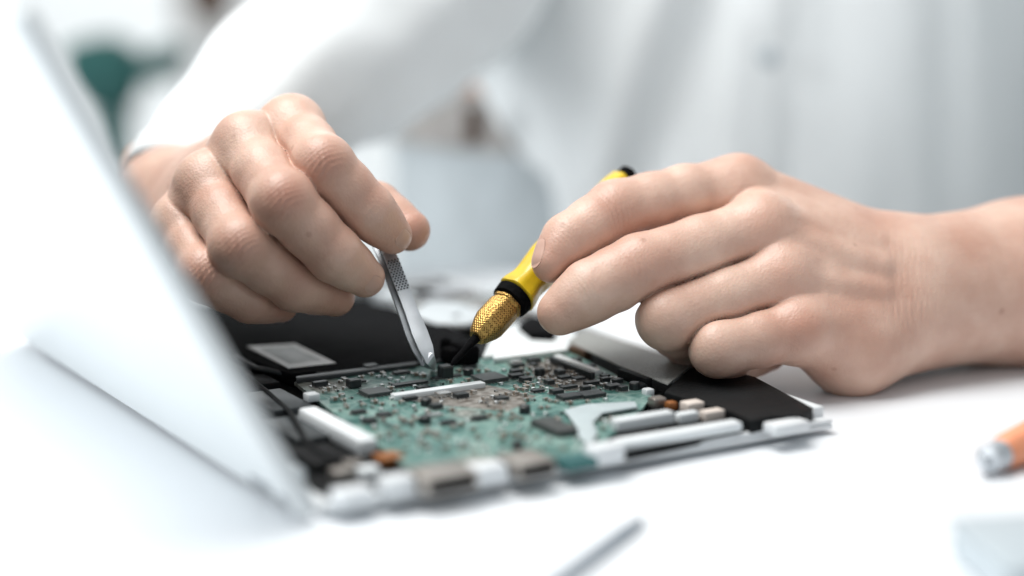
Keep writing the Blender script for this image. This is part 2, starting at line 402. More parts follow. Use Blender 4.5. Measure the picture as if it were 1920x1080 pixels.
for i in range(4000):
    if placed >= 280: break
    if rng.random() < .55: px, py = rng.uniform(965, 1190), rng.uniform(664, 735)
    else: px, py = rng.uniform(590, 1150), rng.uniform(690, 850)
    # keep inside the outline
    inside = py > 672 + max(0, (905 - px)) * .125 + 5 and py > 657 + (px - 1062) * .54 + 6 and px > 560 + (py - 716) * 1.35 and py < 862 - max(0, px - 1080) * .75
    u, v = uv(px, py, BZ)
    if not inside or any(abs(u - a) < c + .12 and abs(v - b) < d + .12 for a, b, c, d in taken): continue
    taken.append((u, v, .13, .1)); placed += 1
    on_board('capacitor', caps[int(rng.integers(0, 4))], u, v, rng.choice([0, math.pi/2]))
lbox('connector', 822, 727, BZ, (4.0, .42, .22), M['white_plastic'], board)
lbox('connector', 1205, 778, BZ, (2.5, .5, .42), M['white_plastic'], board)
lbox('connector', 584, 737, BZ, (.5, .5, .3), M['white_plastic'], board)
lbox('connector', 1082, 679, BZ, (.3, 3.2, .22), M['white_plastic'], board)
lbox('connector', 1072, 683, BZ, (.22, 3.2, .30), M['chip'], board)
for k in range(9):
    lbox('contact', 748 + k * 18, 737.5 - k * 2.4, BZ + .02, (.16, .1, .12), M['tin'], board, bevel=0)
lpoly('ribbon_cable', [(1058, 768), (1100, 757), (1190, 752), (1196, 762), (1130, 773), (1112, 790), (1120, 812), (1108, 832), (1088, 822), (1078, 795)], BZ + .2, .08, M['ribbon'], board)

# left side of the tray
lbox('speaker_bar', 632, 792, .5, (.75, 5.2, .62), M['white_plastic'], bevel=.12)
for px, py, s in ((520, 748, (1.6, 3.0, .35)), (560, 800, (1.5, 3.2, .25)), (600, 850, (1.6, 2.4, .3)), (480, 712, (1.4, 1.6, .3)), (640, 762, (.5, 2.2, .3))):
    lbox('bracket', px, py, .48, s, M['darkgrey'] if s[1] > 2.5 else M['black'])
for px, py in ((497, 690), (545, 712), (618, 740)):
    u, v = uv(px, py, .95); bm = bmesh.new(); bm_lathe(bm, lo(u, v, .5), Z, ((0, .22), (.42, .22), (.45, .15)), 14)
    bm_obj('screw', bm, M['tin'], laptop, lf, smooth=True)
lbox('copper_patch', 728, 852, .6, (.9, .8, .3), M['orange'])
bm = bmesh.new(); tube(bm, [lo(*uv(x, y, .8), .8) for x, y in ((455, 700), (500, 735), (545, 775), (575, 830), (620, 862), (690, 870))], .12); bm_obj('cable', bm, M['black'], laptop, lf, smooth=True)
bm = bmesh.new(); tube(bm, [lo(*uv(x, y, .9), .9) for x, y in ((440, 668), (480, 690), (530, 700), (600, 702), (700, 692), (860, 674))], .1); bm_obj('cable', bm, M['darkgrey'], laptop, lf, smooth=True)
for px, py, m in ((640, 878, M['port']), (690, 876, M['white_plastic']), (665, 862, M['port'])):
    lbox('small_connector', px, py, .5, (.7, .6, .4), m)

# battery block, black, behind the board
bat = lpoly('battery', [(380, 640), (545, 702), (900, 664), (868, 622), (800, 590), (700, 568), (420, 560), (330, 590)], 1.02, .5, M['black_matte'], bevel=.06)
lab = lpoly('battery_label', [(463, 649), (541, 690), (630, 680), (553, 644)], 1.05, .03, M['label'], bat, bevel=0)
lpoly('battery_label_print', [(484, 653), (543, 682), (602, 675), (548, 649)], 1.056, .004, M['label_print'], bat, bevel=0)
for px, py, s in ((872, 642, (.8, 1.4, .9)), (850, 650, (.9, 1.0, .7)), (836, 632, (.5, .5, 1.0))):
    lbox('foam_pad', px, py, .85, s, M['black_matte'], bat, bevel=.25)
lpoly('frame_edge', [(556, 711), (780, 682), (779, 677), (555, 705)], 1.0, .2, M['darkgrey'])
# plates at the right of the board
lpoly('speaker_mesh', [(905, 668), (925, 622), (985, 598), (1082, 622), (1066, 650)], 1.0, .3, M['mesh_plate'])
lpoly('edge_strip', [(925, 672), (1064, 655), (1062, 650), (925, 666)], 1.06, .2, M['white_plastic'])
lpoly('shield_plate', [(1066, 640), (1092, 618), (1200, 652), (1296, 684), (1252, 720), (1160, 684)], 1.15, .08, M['shield'])
lbox('slot', 1190, 700, .7, (.35, 2.0, .5), M['black']); lbox('slot', 1088, 652, .7, (.4, 1.2, .42), M['brown'])
lpoly('corner_cover', [(1246, 735), (1292, 690), (1330, 684), (1415, 706), (1524, 764), (1500, 780), (1448, 780), (1408, 789), (1372, 772), (1300, 752)], 1.05, .5, M['black'])
lpoly('corner_cover', [(1118, 828), (1135, 815), (1370, 772), (1410, 800), (1395, 806), (1165, 856), (1150, 850)], .66, .2, M['black'])
lbox('long_connector', 1272, 806, .7, (5.3, .62, .36), M['white_plastic'], bevel=.1)
for px, py, s, m in ((1232, 744, (.6, .5, .4), M['port']), (1258, 752, (.4, .4, .35), M['orange']), (1298, 752, (.8, .6, .45), M['pink_plastic']), (1335, 768, (.9, .5, .4), M['pink_plastic']), (1288, 772, (.9, .4, .4), M['white_plastic']), (1215, 728, (.4, .4, .35), M['white_plastic']), (1200, 716, (.5, .5, .35), M['chip'])):
    lbox('small_connector', px, py, .7, s, m, bevel=.08)
# far part of the tray
lpoly('touchpad_plate', [(770, 590), (800, 560), (880, 566), (930, 588), (880, 605), (820, 606)], 1.1, .3, M['greybox'], bevel=.1)
lbox('bracket', 760, 548, .5, (2.6, 2.0, .9), M['greybox']); lbox('bracket', 905, 560, .5, (2.4, 2.2, .7), M['tin'], bevel=.1)
lbox('bracket', 820, 543, .6, (3, 1.6, .8), M['steel'])
for px, py, s, m in ((742, 580, (1.4, .8, .5), 'white_plastic'), (776, 566, (.8, 1.6, .6), 'tin'), (812, 556, (1.6, .6, .5), 'greybox'), (852, 548, (.7, 1.4, .7), 'white_plastic'), (880, 572, (1.8, .5, .5), 'tin'), (918, 580, (.7, .9, .6), 'darkgrey'), (944, 566, (1.6, .9, .5), 'white_plastic'), (972, 580, (.9, 1.2, .5), 'tin'), (930, 548, (1.0, 1.6, .6), 'greybox'), (1000, 572, (.8, 1.6, .4), 'white_plastic'), (1035, 590, (.5, 1.4, .5), 'steel_dark'), (856, 592, (.6, .5, .6), 'brown')):
    lbox('small_part', px, py, .5, s, M[m], bevel=.06)
lpoly('black_clip', [(972, 606), (1000, 592), (1044, 606), (1038, 626), (996, 624)], 1.3, .5, M['black_matte'])

# lid: standing open, seen from its back
ph = math.radians(62)
LD = -U * math.cos(ph) + Z * math.sin(ph); LN = np.cross(V, LD); LN = LN if LN[0] > 0 else -LN   # towards the base
LN = LN / np.linalg.norm(LN)
def lidp(s, v, n): return A0 + U * .6 + V * v + Z * .3 + LD * s + LN * n
bm = bmesh.new()
bm_box(bm, lidp(9.6, LV/2, -.37), (18.8, LV, .74), np.array([LD, V, LN]))
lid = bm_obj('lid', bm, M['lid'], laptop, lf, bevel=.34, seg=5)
bm = bmesh.new(); bm_box(bm, lidp(10.2, LV/2, .015), (15.8, LV - 2.4, .04), np.array([LD, V, LN])); bm_obj('screen', bm, M['black'], lid, lf)
for v0 in (2.2, LV - 5.0):
    bm = bmesh.new(); bm_lathe(bm, A0 + U * .72 + V * v0 + Z * 1.0, V, ((0, .2), (.05, .26), (2.7, .26), (2.75, .2)), 18)
    bm_obj('hinge', bm, M['greybox'], laptop, lf, smooth=True)
bm = bmesh.new(); bm_box(bm, lidp(.9, 2.6, -.77), (.4, 1.5, .1), np.array([LD, V, LN])); bm_box(bm, lidp(.8, .9, -.77), (.4, .6, .1), np.array([LD, V, LN]))
bm_obj('hinge_cover', bm, M['steel_dark'], lid, lf)

# ------------------------------------------------------------------ signed-distance sculpting
def rcone(p, a, b, r1, r2):
    a = a.astype(np.float32); b = b.astype(np.float32)
    ba = b - a; l2 = float(ba @ ba); rr = r1 - r2; a2 = l2 - rr * rr; il2 = 1 / l2
    pa = p - a; y = pa @ ba; z = y - l2
    q = pa * l2 - ba * y[:, None]; x2 = np.einsum('ij,ij->i', q, q)
    y2 = y * y * l2; z2 = z * z * l2; k = np.sign(rr) * rr * rr * x2
    out = (np.sqrt(x2 * a2 * il2) + y * rr) * il2 - r1
    c1 = np.sign(z) * a2 * z2 > k; c2 = np.sign(y) * a2 * y2 < k
    out = np.where(c2, np.sqrt(x2 + y2) * il2 - r1, out)
    return np.where(c1, np.sqrt(x2 + z2) * il2 - r2, out)
def smin(a, b, k):
    h = np.maximum(k - np.abs(a - b), 0) / k
    return np.minimum(a, b) - h * h * k * .25
def smax(a, b, k): return -smin(-a, -b, k)
def ell(p, c, R, r):
    q = (p - np.asarray(c, np.float32)) @ np.asarray(R, np.float32).T / np.asarray(r, np.float32)
    k = np.linalg.norm(q, axis=1); g = np.linalg.norm(q / np.asarray(r, np.float32), axis=1)
    return k * (k - 1) / np.maximum(g, 1e-6)

def surface(f, lo_, hi_, h):
    """surface nets of f=0 with a sparse fine grid"""
    lo_ = np.asarray(lo_, float); n = (np.ceil((np.asarray(hi_) - lo_) / h / 4).astype(int)) * 4 + 1
    nb = (n - 1) // 4
    bc = np.stack(np.meshgrid(*[np.arange(k) for k in nb], indexing='ij'), -1).reshape(-1, 3)
    cd = f((lo_ + (bc * 4 + 2) * h).astype(np.float32))
    Vg = np.empty(n, np.float32)
    Vg[:-1, :-1, :-1] = np.repeat(np.repeat(np.repeat(cd.reshape(nb), 4, 0), 4, 1), 4, 2)
    Vg[-1] = 1; Vg[:, -1] = 1; Vg[:, :, -1] = 1
    near = bc[np.abs(cd) < 2 * h * 1.75 * 1.2 + .35] * 4
    off = np.stack(np.meshgrid(*[np.arange(5)] * 3, indexing='ij'), -1).reshape(-1, 3)
    mask = np.zeros(n, bool)
    for o in off: mask[near[:, 0] + o[0], near[:, 1] + o[1], near[:, 2] + o[2]] = True
    idx = np.argwhere(mask)
    vals = np.concatenate([f((lo_ + c * h).astype(np.float32)) for c in np.array_split(idx, max(1, len(idx) // 200000))])
    Vg[mask] = vals
    S = Vg < 0
    cor = [S[i:n[0]-1+i, j:n[1]-1+j, k:n[2]-1+k] for i in (0, 1) for j in (0, 1) for k in (0, 1)]
    allc = np.logical_and.reduce(cor); anyc = np.logical_or.reduce(cor)
    act = anyc & ~allc
    cells = np.argwhere(act); cid = np.full(act.shape, -1, np.int64); cid[act] = np.arange(len(cells))
    acc = np.zeros((len(cells), 3)); cnt = np.zeros(len(cells))
    for ax in range(3):
        o1, o2 = [a for a in range(3) if a != ax]
        for i in (0, 1):
            for j in (0, 1):
                a = cells.copy(); a[:, o1] += i; a[:, o2] += j; b = a.copy(); b[:, ax] += 1
                va = Vg[tuple(a.T)]; vb = Vg[tuple(b.T)]; m = (va < 0) != (vb < 0)
                t = va[m] / (va[m] - vb[m]); pt = a[m].astype(float); pt[:, ax] += t
                acc[m] += pt; cnt[m] += 1
    verts = lo_ + acc / cnt[:, None] * h
    quads = []
    for ax in range(3):
        o1, o2 = (ax + 1) % 3, (ax + 2) % 3
        sl0 = [slice(None)] * 3; sl1 = [slice(None)] * 3; sl0[ax] = slice(0, -1); sl1[ax] = slice(1, None)
        s0 = S[tuple(sl0)]; s1 = S[tuple(sl1)]
        e = np.argwhere(s0 != s1)
        ok = (e[:, o1] > 0) & (e[:, o2] > 0) & (e[:, o1] < n[o1] - 1) & (e[:, o2] < n[o2] - 1); e = e[ok]
        fl = s0[tuple(e.T)]
        def cc(d1, d2):
            q = e.copy(); q[:, o1] += d1; q[:, o2] += d2; return cid[tuple(q.T)]
        q = np.stack([cc(-1, -1), cc(0, -1), cc(0, 0), cc(-1, 0)], 1)
        q[~fl] = q[~fl][:, ::-1]; quads.append(q)
    quads = np.concatenate(quads); quads = quads[(quads >= 0).all(1)]
    for _ in range(2):
        p = verts.astype(np.float32); d = f(p); g = grad(f, p)
        verts = verts - np.clip(d, -h, h)[:, None] * g
    return verts, quads
def grad(f, p, e=.02):
    g = np.stack([f(p + np.eye(3, dtype=np.float32)[i] * e) - f(p - np.eye(3, dtype=np.float32)[i] * e) for i in range(3)], 1)
    return g / np.maximum(np.linalg.norm(g, axis=1), 1e-6)[:, None]
def trace(f, p, d, n=30):
    p = np.array(p, np.float32); d = np.asarray(d, np.float32)
    for _ in range(n): p = p + d * f(p)[:, None] * .9
    return p

# ------------------------------------------------------------------ hands
def pj(x, y, d): return P(x, y, d)
def finger(js):
    """js: (px, py, depth, radius) joints -> primitives with slimmer phalanges between thicker joints"""
    pts = [(pj(*j[:3]), j[3]) for j in js]; out = []
    for (a, ra), (b, rb) in zip(pts[:-1], pts[1:]):
        m = (a + b) / 2; rm = (ra + rb) / 2 * .978
        out += [(a, m, ra, rm), (m, b, rm, rb)]
    return out
def chain_d(p, ch, k):
    d = None
    for a, b, ra, rb in ch:
        q = rcone(p, a, b, ra, rb); d = q if d is None else smin(d, q, k)
    return d
def hand_field(fingers, palm, kf, kp=1.1, kpf=.75, bumps=(), wrinkles=()):
    def f(p):
        dp = chain_d(p, palm, kp)
        out = None
        for ch, kk in zip(fingers, kf):
            raw = chain_d(p, ch, .3); g = smin(raw, dp, kk)
            if out is None: out = g
            else:
                w_ = np.exp(-((raw - last) / .17) ** 2 - (np.maximum(raw, last) / .45) ** 2)
                out = smin(out, g, .05) + .095 * w_
            last = raw
        for c, r, k in bumps: out = smin(out, np.linalg.norm(p - c.astype(np.float32), axis=1) - r, k)
        for c, ax, rad, amp, wl in wrinkles:
            q = p - c.astype(np.float32); t = q @ ax.astype(np.float32)
            g = np.exp(-np.einsum('ij,ij->i', q, q) / (2 * rad * rad))
            out = out + amp * g * np.sin(t * (2 * math.pi / wl) + .8 * np.sin(q[:, 0] * 5 + q[:, 2] * 3.1) + .7 * np.sin(q[:, 2] * 6.3 + 1))
        return out
    return f

FL = dict(
    index=[(548, 242, 83.6, 1.20), (606, 310, 80.3, 1.18), (690, 396, 81.0, 1.06), (736, 440, 81.9, .78)],
    middle=[(462, 276, 82.8, 1.25), (530, 378, 79.2, 1.24), (626, 476, 80.2, 1.10), (684, 520, 81.3, .80)],
    ring=[(388, 350, 82.6, 1.20), (450, 462, 79.4, 1.16), (552, 532, 80.9, 1.06), (628, 556, 82.2, .80)],
    pinky=[(338, 428, 83.0, 1.10), (388, 514, 80.2, 1.10), (470, 560, 81.2, .94), (526, 572, 82.2, .70)],
    thumb=[(470, 330, 88.5, 1.3), (600, 350, 86.2, 1.1), (705, 390, 84.2, 1.04), (768, 432, 83.3, .84)])
wl_ = pj(325, 378, 89.4); el_ = pj(850, -70, 114)
c0 = pj(320, 350, 92.4); c1 = pj(540, 165, 99.5); c2 = pj(700, 60, 107)
fl_ = {k: finger(v) for k, v in FL.items()}
mcp = {k: pj(*v[0][:3]) for k, v in FL.items()}
palmL = [(wl_ + [.9, .2, .3], mcp['index'], 1.4, 1.15), (wl_ + [.4, 0, .15], mcp['middle'], 1.5, 1.2), (wl_ + [.1, 0, 0], mcp['ring'], 1.5, 1.15), (wl_ + [0, -.3, -.5], mcp['pinky'], 1.4, 1.05),
         (wl_, (mcp['middle'] + mcp['ring']) / 2 + [1.0, 3.0, -1.2], 1.7, 1.6), (wl_, pj(480, 340, 88.5), 1.6, 1.3),
         (wl_ + [.35, 0, 0], c0 + [.3, 0, 0], 1.75, 1.95), (wl_ + [-.35, 0, 0], c0 + [-.3, 0, 0], 1.75, 1.95), (c0, c1, 2.2, 2.9), (c1, c2, 2.9, 3.6), (c2, el_, 3.6, 3.9)]
def wr(j0, j1, rad, amp, wl): 
    a = pj(*j0[:3]); b = pj(*j1[:3]); ax = (b - a) / np.linalg.norm(b - a)
    return ax
view = lambda c: (np.array([0, 0, CAMH]) - c) / np.linalg.norm(np.array([0, 0, CAMH]) - c)
wrL = []
for k in ('index', 'middle', 'ring', 'pinky'):
    js = FL[k]; a, b, c = [pj(*j[:3]) for j in js[:3]]; ax = (c - a) / np.linalg.norm(c - a)
    wrL.append((b + view(b) * js[1][3], ax, .45, .026, .19))
    ax2 = (pj(*js[3][:3]) - b); ax2 /= np.linalg.norm(ax2); wrL.append((c + view(c) * js[2][3] * .9, ax2, .32, .022, .15))
bL = [(mcp[k] + view(mcp[k]) * .3 + [0, 0, .25], .95, .7) for k in ('index', 'middle', 'ring', 'pinky')]
bL += [(pj(*FL[k][1][:3]) + view(wl_) * .22, FL[k][1][3] * .88, .4) for k in ('index', 'middle', 'ring', 'pinky')]
fieldL = hand_field([fl_[k] for k in ('index', 'middle', 'ring', 'pinky', 'thumb')], palmL, (.75, .75, .75, .75, 1.2), bumps=bL, wrinkles=wrL)

FR = dict(
    index=[(1385, 353, 85.2, 1.20), (1285, 363, 84.2, 1.17), (1155, 396, 83.0, 1.24), (1068, 452, 81.8, 1.10), (1034, 494, 81.2, .78)],
    middle=[(1425, 428, 83.4, 1.28), (1200, 501, 81.2, 1.30), (1106, 546, 80.6, 1.22), (1050, 586, 80.4, .90)],
    ring=[(1470, 518, 82.6, 1.22), (1252, 598, 81.0, 1.22), (1290, 640, 83.6, 1.0), (1370, 640, 84.6, .85)],
    pinky=[(1500, 618, 81.8, 1.12), (1346, 654, 80.6, 1.10), (1385, 672, 83.2, .9), (1440, 660, 84.2, .8)],
    thumb=[(1560, 480, 88.0, 1.5), (1380, 450, 87.2, 1.25), (1180, 440, 85.4, 1.1), (1085, 478, 83.8, .82)])
wr_ = pj(1712, 545, 86.0); er_ = pj(2480, 470, 104)
fr_ = {k: finger(v) for k, v in FR.items()}
mcr = {k: pj(*v[0][:3]) for k, v in FR.items()}
hyp = pj(1592, 668, 83.4)
palmR = [(pj(1665, 490, 86.2), mcr['index'], 1.75, 1.22), (pj(1670, 520, 85.6), mcr['middle'], 1.85, 1.3), (pj(1670, 560, 85.2), mcr['ring'], 1.85, 1.22), (pj(1650, 610, 84.6), mcr['pinky'], 1.7, 1.15),
         (hyp + [.3, 0, .1], mcr['pinky'] + [.4, .4, -.2], 1.5, 1.15), (hyp, pj(1720, 585, 85.8), 1.5, 2.1),
         (pj(1640, 520, 87.2), pj(1440, 470, 86.2), 2.0, 1.7), (pj(1700, 520, 86.2), pj(1925, 508, 88.6), 2.45, 2.95), (pj(1712, 575, 86.0), pj(1925, 556, 88.4), 2.45, 2.85),
         (pj(1925, 530, 88.6), er_, 3.4, 4.1)]
wrR = []
for k in ('index', 'middle'):
    js = FR[k][-4:]; a, b, c, e = [pj(*j[:3]) for j in js]; ax = (c - a) / np.linalg.norm(c - a)
    wrR.append((b + view(b) * js[1][3], ax, .5, .018, .21)); ax2 = (e - b) / np.linalg.norm(e - b); wrR.append((c + view(c) * js[2][3], ax2, .36, .016, .16))
wc = pj(1690, 590, 83.4); wrR.append((wc, np.array([1.0, .1, .08]), 1.0, .011, .33)); wrR.append((wc + [.25, 0, .3], np.array([1.0, .1, -.12]), 1.1, .008, .21)); wrR.append((pj(1680, 500, 83.9), np.array([1.0, .1, -.2]), .9, .007, .27))
bR = [(mcr['index'] + view(mcr['index']) * .25, 1.0, .9), (mcr['middle'] + view(mcr['middle']) * .36 + [.2, 0, .05], 1.0, .9), (mcr['ring'] + view(mcr['ring']) * .30, 1.0, .7), (mcr['pinky'] + view(mcr['pinky']) * .25, .95, .7)]
def tendon(a, b, lift, r=.26):
    return [(a + view(a) * lift[0], b + view(b) * lift[1], r, r)]
fieldR0 = hand_field([fr_[k] for k in ('index', 'middle', 'ring', 'pinky', 'thumb')], palmR, (.8, .7, .7, .7, 1.2), bumps=bR, wrinkles=wrR)
tend = [t for k, q, lf_ in (('index', (1640, 455, 85.4), (1.02, 1.35)), ('middle', (1650, 500, 84.6), (1.12, 1.32)), ('ring', (1650, 545, 84.2), (1.05, 1.3)), ('pinky', (1640, 590, 83.9), (.95, 1.1))) for t in tendon(mcr[k], pj(*q), lf_)]
def fieldR(p):
    d = fieldR0(p)
    for a, b, ra, rb in tend: d = smin(d, rcone(p, a, b, ra, rb), .55)
    return d

def flush_of(verts, spots):
    f = np.zeros(len(verts))
    for c, r, a in spots: f = np.maximum(f, a * np.exp(-((verts - c) ** 2).sum(1) / (2 * r * r)))
    return f
spL = [(pj(*FL[k][1][:3]) + view(wl_) * 1.0,   .62, .8) for k in ('index', 'middle', 'ring', 'pinky')] + [(pj(*FL[k][3][:3]) + view(wl_) * .4, .7, .6) for k in FL] + [(pj(*FL[k][2][:3]), 1.0, .35) for k in FL]
spR = [(mcr[k] + view(mcr[k]) * 1.2, .75, .55) for k in ('middle', 'ring', 'pinky')] + [(pj(*FR[k][-3][:3]) + view(wr_) * 1.0, .8, .4) for k in ('index', 'middle')] + [(pj(*FR[k][-1][:3]) + view(wr_) * .4, .7, .5) for k in FR] + [(hyp + view(hyp) * 1.4, 1.2, .22), (pj(1540, 620, 82.5), .8, .35)]

FINE = .075
vL, qL = surface(fieldL, pj(280, 640, 79) + [-4.5, -2.5, -.5], pj(800, 150, 93) + [.8, 6, 1.0], FINE)
vR, qR = surface(fieldR, pj(985, 760, 80) + [-.3, -3.0, -.8], pj(1985, 270, 93) + [0, 2, .6], FINE)
# upper arms and trunk, hidden by the shirt
BC = np.array([13.5, 131.0])
def trunk(p):
    q = (p[:, :2] - BC.astype(np.float32)) / np.array([20.5, 12.0], np.float32)
    k = np.linalg.norm(q, axis=1); d = (k - 1) * 12.0
    d = smax(d, np.abs(p[:, 2] - 0) - 52, 6.0)
    shl = np.array([-8., 131, 44.]); shr = np.array([35., 131, 44.])
    d = smin(d, rcone(p, el_, shl, 4.0, 5.2), 3.0)
    d = smin(d, rcone(p, c1, el_, 2.8, 3.8), 1.0)
    d = smin(d, rcone(p, er_, shr, 4.0, 5.2), 3.0)
    return smin(d, rcone(p, pj(1965, 528, 89.0), er_, 3.3, 4.0), 1.0)
vT, qT = surface(trunk, (-16, 80, -56), (52, 148, 56), 1.0)
nv = len(vL); nr = len(vR)
verts = np.concatenate([vL, vR, vT]); quads = np.concatenate([qL, qR + nv, qT + nv + nr])
pf = Frame((13.5, 131, FLOOR))
person = thing('person', pf, 'person in a white shirt working with both hands on the laptop', 'person')
bme = mesh('body', verts, quads.tolist(), M['skin'], pf)
fa = bme.attributes.new('flush', 'FLOAT', 'POINT')
fa.data.foreach_set('value', np.concatenate([flush_of(vL, spL), flush_of(vR, spR), np.zeros(len(vT))]).astype(np.float32))
body = obj('body', bme, person)

def nail(field, tipj, prevj, nrm, wid, ln, shift=0.1):
    """a curved plate laid on the finger's back, rooted at its near end"""
    t = pj(*tipj[:3]); ax = t - pj(*prevj[:3]); ax /= np.linalg.norm(ax)
    n = np.asarray(nrm, float); n = n - ax * (n @ ax); n /= np.linalg.norm(n); s = np.cross(ax, n)
    nu, nv_ = 14, 14; pts = []
    for i in range(nu + 1):
        a = i / nu * 2 - 1
        for j in range(nv_ + 1):
            b = j / nv_ * 2 - 1
            sq = math.sqrt(max(0, 1 - .42 * a * a)); sp = math.sqrt(max(0, 1 - .42 * b * b))
            pts.append((a * sp * wid / 2, b * sq * ln / 2))
    pts = np.array(pts)
    base = t + ax * shift + n * (tipj[3] + .8)
    start = base + s * pts[:, :1] + ax * pts[:, 1:]
    surf = trace(field, start, -n)
    rx = np.abs(pts[:, 0]) / (wid / 2); ry = pts[:, 1] / (ln / 2)
    lift = .030 - .05 * np.clip(rx - .75, 0, 1) * 4 * .6 - .05 * np.clip(-ry - .6, 0, 1) * 2
    top = surf + n * lift[:, None]; bot = surf - n * .06
    N = len(pts); f = []
    for i in range(nu):
        for j in range(nv_):
            a = i * (nv_ + 1) + j; f.append((a, a + nv_ + 1, a + nv_ + 2, a + 1))
    g = [(q[3] + N, q[2] + N, q[1] + N, q[0] + N) for q in f]
    rim = [i * (nv_+1) for i in range(nu+1)] + [nu*(nv_+1) + j for j in range(1, nv_+1)] + [i*(nv_+1) + nv_ for i in range(nu-1, -1, -1)] + [j for j in range(nv_-1, 0, -1)]
    h = [(rim[i], rim[(i+1) % len(rim)], rim[(i+1) % len(rim)] + N, rim[i] + N) for i in range(len(rim))]
    return obj('fingernail', mesh('fingernail', np.concatenate([top, bot]), f + g + h, M['nail'], pf), body)
VC = view(pj(900, 450, 80))
nail(fieldL, FL['index'][3], FL['index'][2], VC * .8 + np.array([.6, 0, -.2]), .8, .9)
nail(fieldL, FL['middle'][3], FL['middle'][2], VC * .8 + np.array([.35, 0, -.25]), .8, .85)
nail(fieldR, FR['index'][-1], FR['index'][-2], VC * .42 + np.array([-.85, 0, .12]), .9, 1.15)

# ------------------------------------------------------------------ clothes
def fold(a, b, seed):
    r = np.random.default_rng(seed); s = 0
    for _ in range(5): s = s + math.sin(a * r.uniform(.5, 2.5) * 2 + b * r.uniform(-1.6, 1.6) + r.uniform(0, 6.28)) * r.uniform(.3, 1)
    return s / 3
def cloth(name, grid, m, th=.18):
    n, k = len(grid), len(grid[0]); v = [p for row in grid for p in row]
    f = [(i*k + j, i*k + j + 1, (i+1)*k + j + 1, (i+1)*k + j) for i in range(n-1) for j in range(k-1)]
    return v, f
parts_v, parts_f, base_i = [], [], 0
def addgrid(grid):
    global base_i
    v, f = cloth('', grid, None); parts_v.extend(v); parts_f.extend([tuple(i + base_i for i in q) for q in f]); base_i += len(v)
# trunk of the shirt
g = []
NA, NZ = 120, 50
for i in range(NA + 1):
    th = math.pi * (-1.12 + 1.24 * i / NA); row = []       # front half of the ellipse
    cx, sy = math.cos(th), math.sin(th)
    x0 = BC[0] + 22.5 * cx
    hem = -14.0
    hem = float(np.interp(x0, (-3.0, -2.2, -.9, .9, 2.2, 4.5), (8.6, 8.2, 6.0, 3.7, 3.3, -14)))
    for j in range(NZ + 1):
        z = hem + (50 - hem) * j / NZ
        rad = 1 + .026 * fold(x0 * .16, z * .13, 3) + .02 * fold(x0 * .42, z * .12, 5)
        q_ = z - 20.9; rx = 4.6 + .30 * (z - 3.5) + .004 * (z - 3.5) ** 2
        bl = -2.4 * math.exp(-((x0 + 2.2 - .1 * z) / 1.0) ** 2) * min(1, max(0, (z - 6) / 5)) + 1.0 * math.exp(-((x0 - rx) / 1.3) ** 2) - .8 * math.exp(-((x0 - rx - 3.4) / 1.6) ** 2) + .9 * math.exp(-((z - 4) / 8) ** 2) * math.exp(-((x0 - 4) / 4) ** 2)
        plk = .55 if 11.9 < x0 < 15.6 and sy < 0 else 0
        row.append(np.array([BC[0] + 22.5 * cx * rad, BC[1] + (14.0 + bl + plk) * sy * rad, z]))
    g.append(row)
addgrid(g)
def sleeve(path, radii, seed, cuff):
    g = []; n = 44
    ts = [0]; 
    for a, b in zip(path[:-1], path[1:]): ts.append(ts[-1] + np.linalg.norm(b - a))
    L_ = ts[-1]; m_ = 60
    for i in range(m_ + 1):
        t = L_ * i / m_; k = max(q for q in range(len(ts) - 1) if ts[q] <= t + 1e-9); fr = (t - ts[k]) / (ts[k+1] - ts[k])
        fr_s = fr; c = path[k] * (1 - fr_s) + path[k+1] * fr_s; r = radii[k] * (1 - fr) + radii[k+1] * fr
        d = path[k+1] - path[k]
        if fr > .8 and k + 2 < len(path): d = d / np.linalg.norm(d) * (1.3 - fr) + (path[k+2] - path[k+1]) / np.linalg.norm(path[k+2] - path[k+1]) * (fr - .7)
        d = d / np.linalg.norm(d); x = np.cross(d, [0, 0, 1.0]); x /= np.linalg.norm(x); y = np.cross(x, d)
        row = []
        for q in range(n + 1):
            th = 2 * math.pi * (q % n) / n
            rr = r * (1 + (.07 * fold(math.cos(th) * 1.1, t * .5, seed) + .045 * fold(math.sin(th) * 2.2 + t * .3, t * .9, seed + 5) if t > cuff else .01)) + (.22 if t < cuff else 0)
            row.append(c + (x * math.cos(th) + y * math.sin(th)) * rr)
        g.append(row)
    g2 = [[(p - path[0]) * .88 + path[0] + (path[1] - path[0]) * .06 for p in g[0]]] + g
    addgrid(g2)
sleeve([pj(298, 372, 90.6), c1, c2, el_, np.array([-9., 130, 46.])], [1.98, 4.1, 5.1, 5.8, 6.6], 11, 2.2)
sleeve([pj(2120, 518, 93), er_ * .6 + wr_ * .4 + [1.5, 1, 0], er_, np.array([36., 130, 46.])], [4.4, 4.9, 5.4, 6.6], 12, 2.5)
sm = mesh('shirt', np.array(parts_v), parts_f, M['shirt'], pf)
bm = bmesh.new(); bm.from_mesh(sm); bmesh.ops.remove_doubles(bm, verts=bm.verts[:], dist=1e-5); bm.to_mesh(sm); bm.free()
shirt = obj('shirt', sm, person)
sd = shirt.modifiers.new('cloth', 'SOLIDIFY'); sd.thickness = .16 * W; sd.offset = 0
bm = bmesh.new(); bp_ = pj(1440, 108, 114.9)
bm_lathe(bm, bp_, (0, -1, .02), ((0, .5), (.35, .55), (.45, .45)), 20); bm_obj('button', bm, M['box_grey'], shirt, pf, smooth=True)
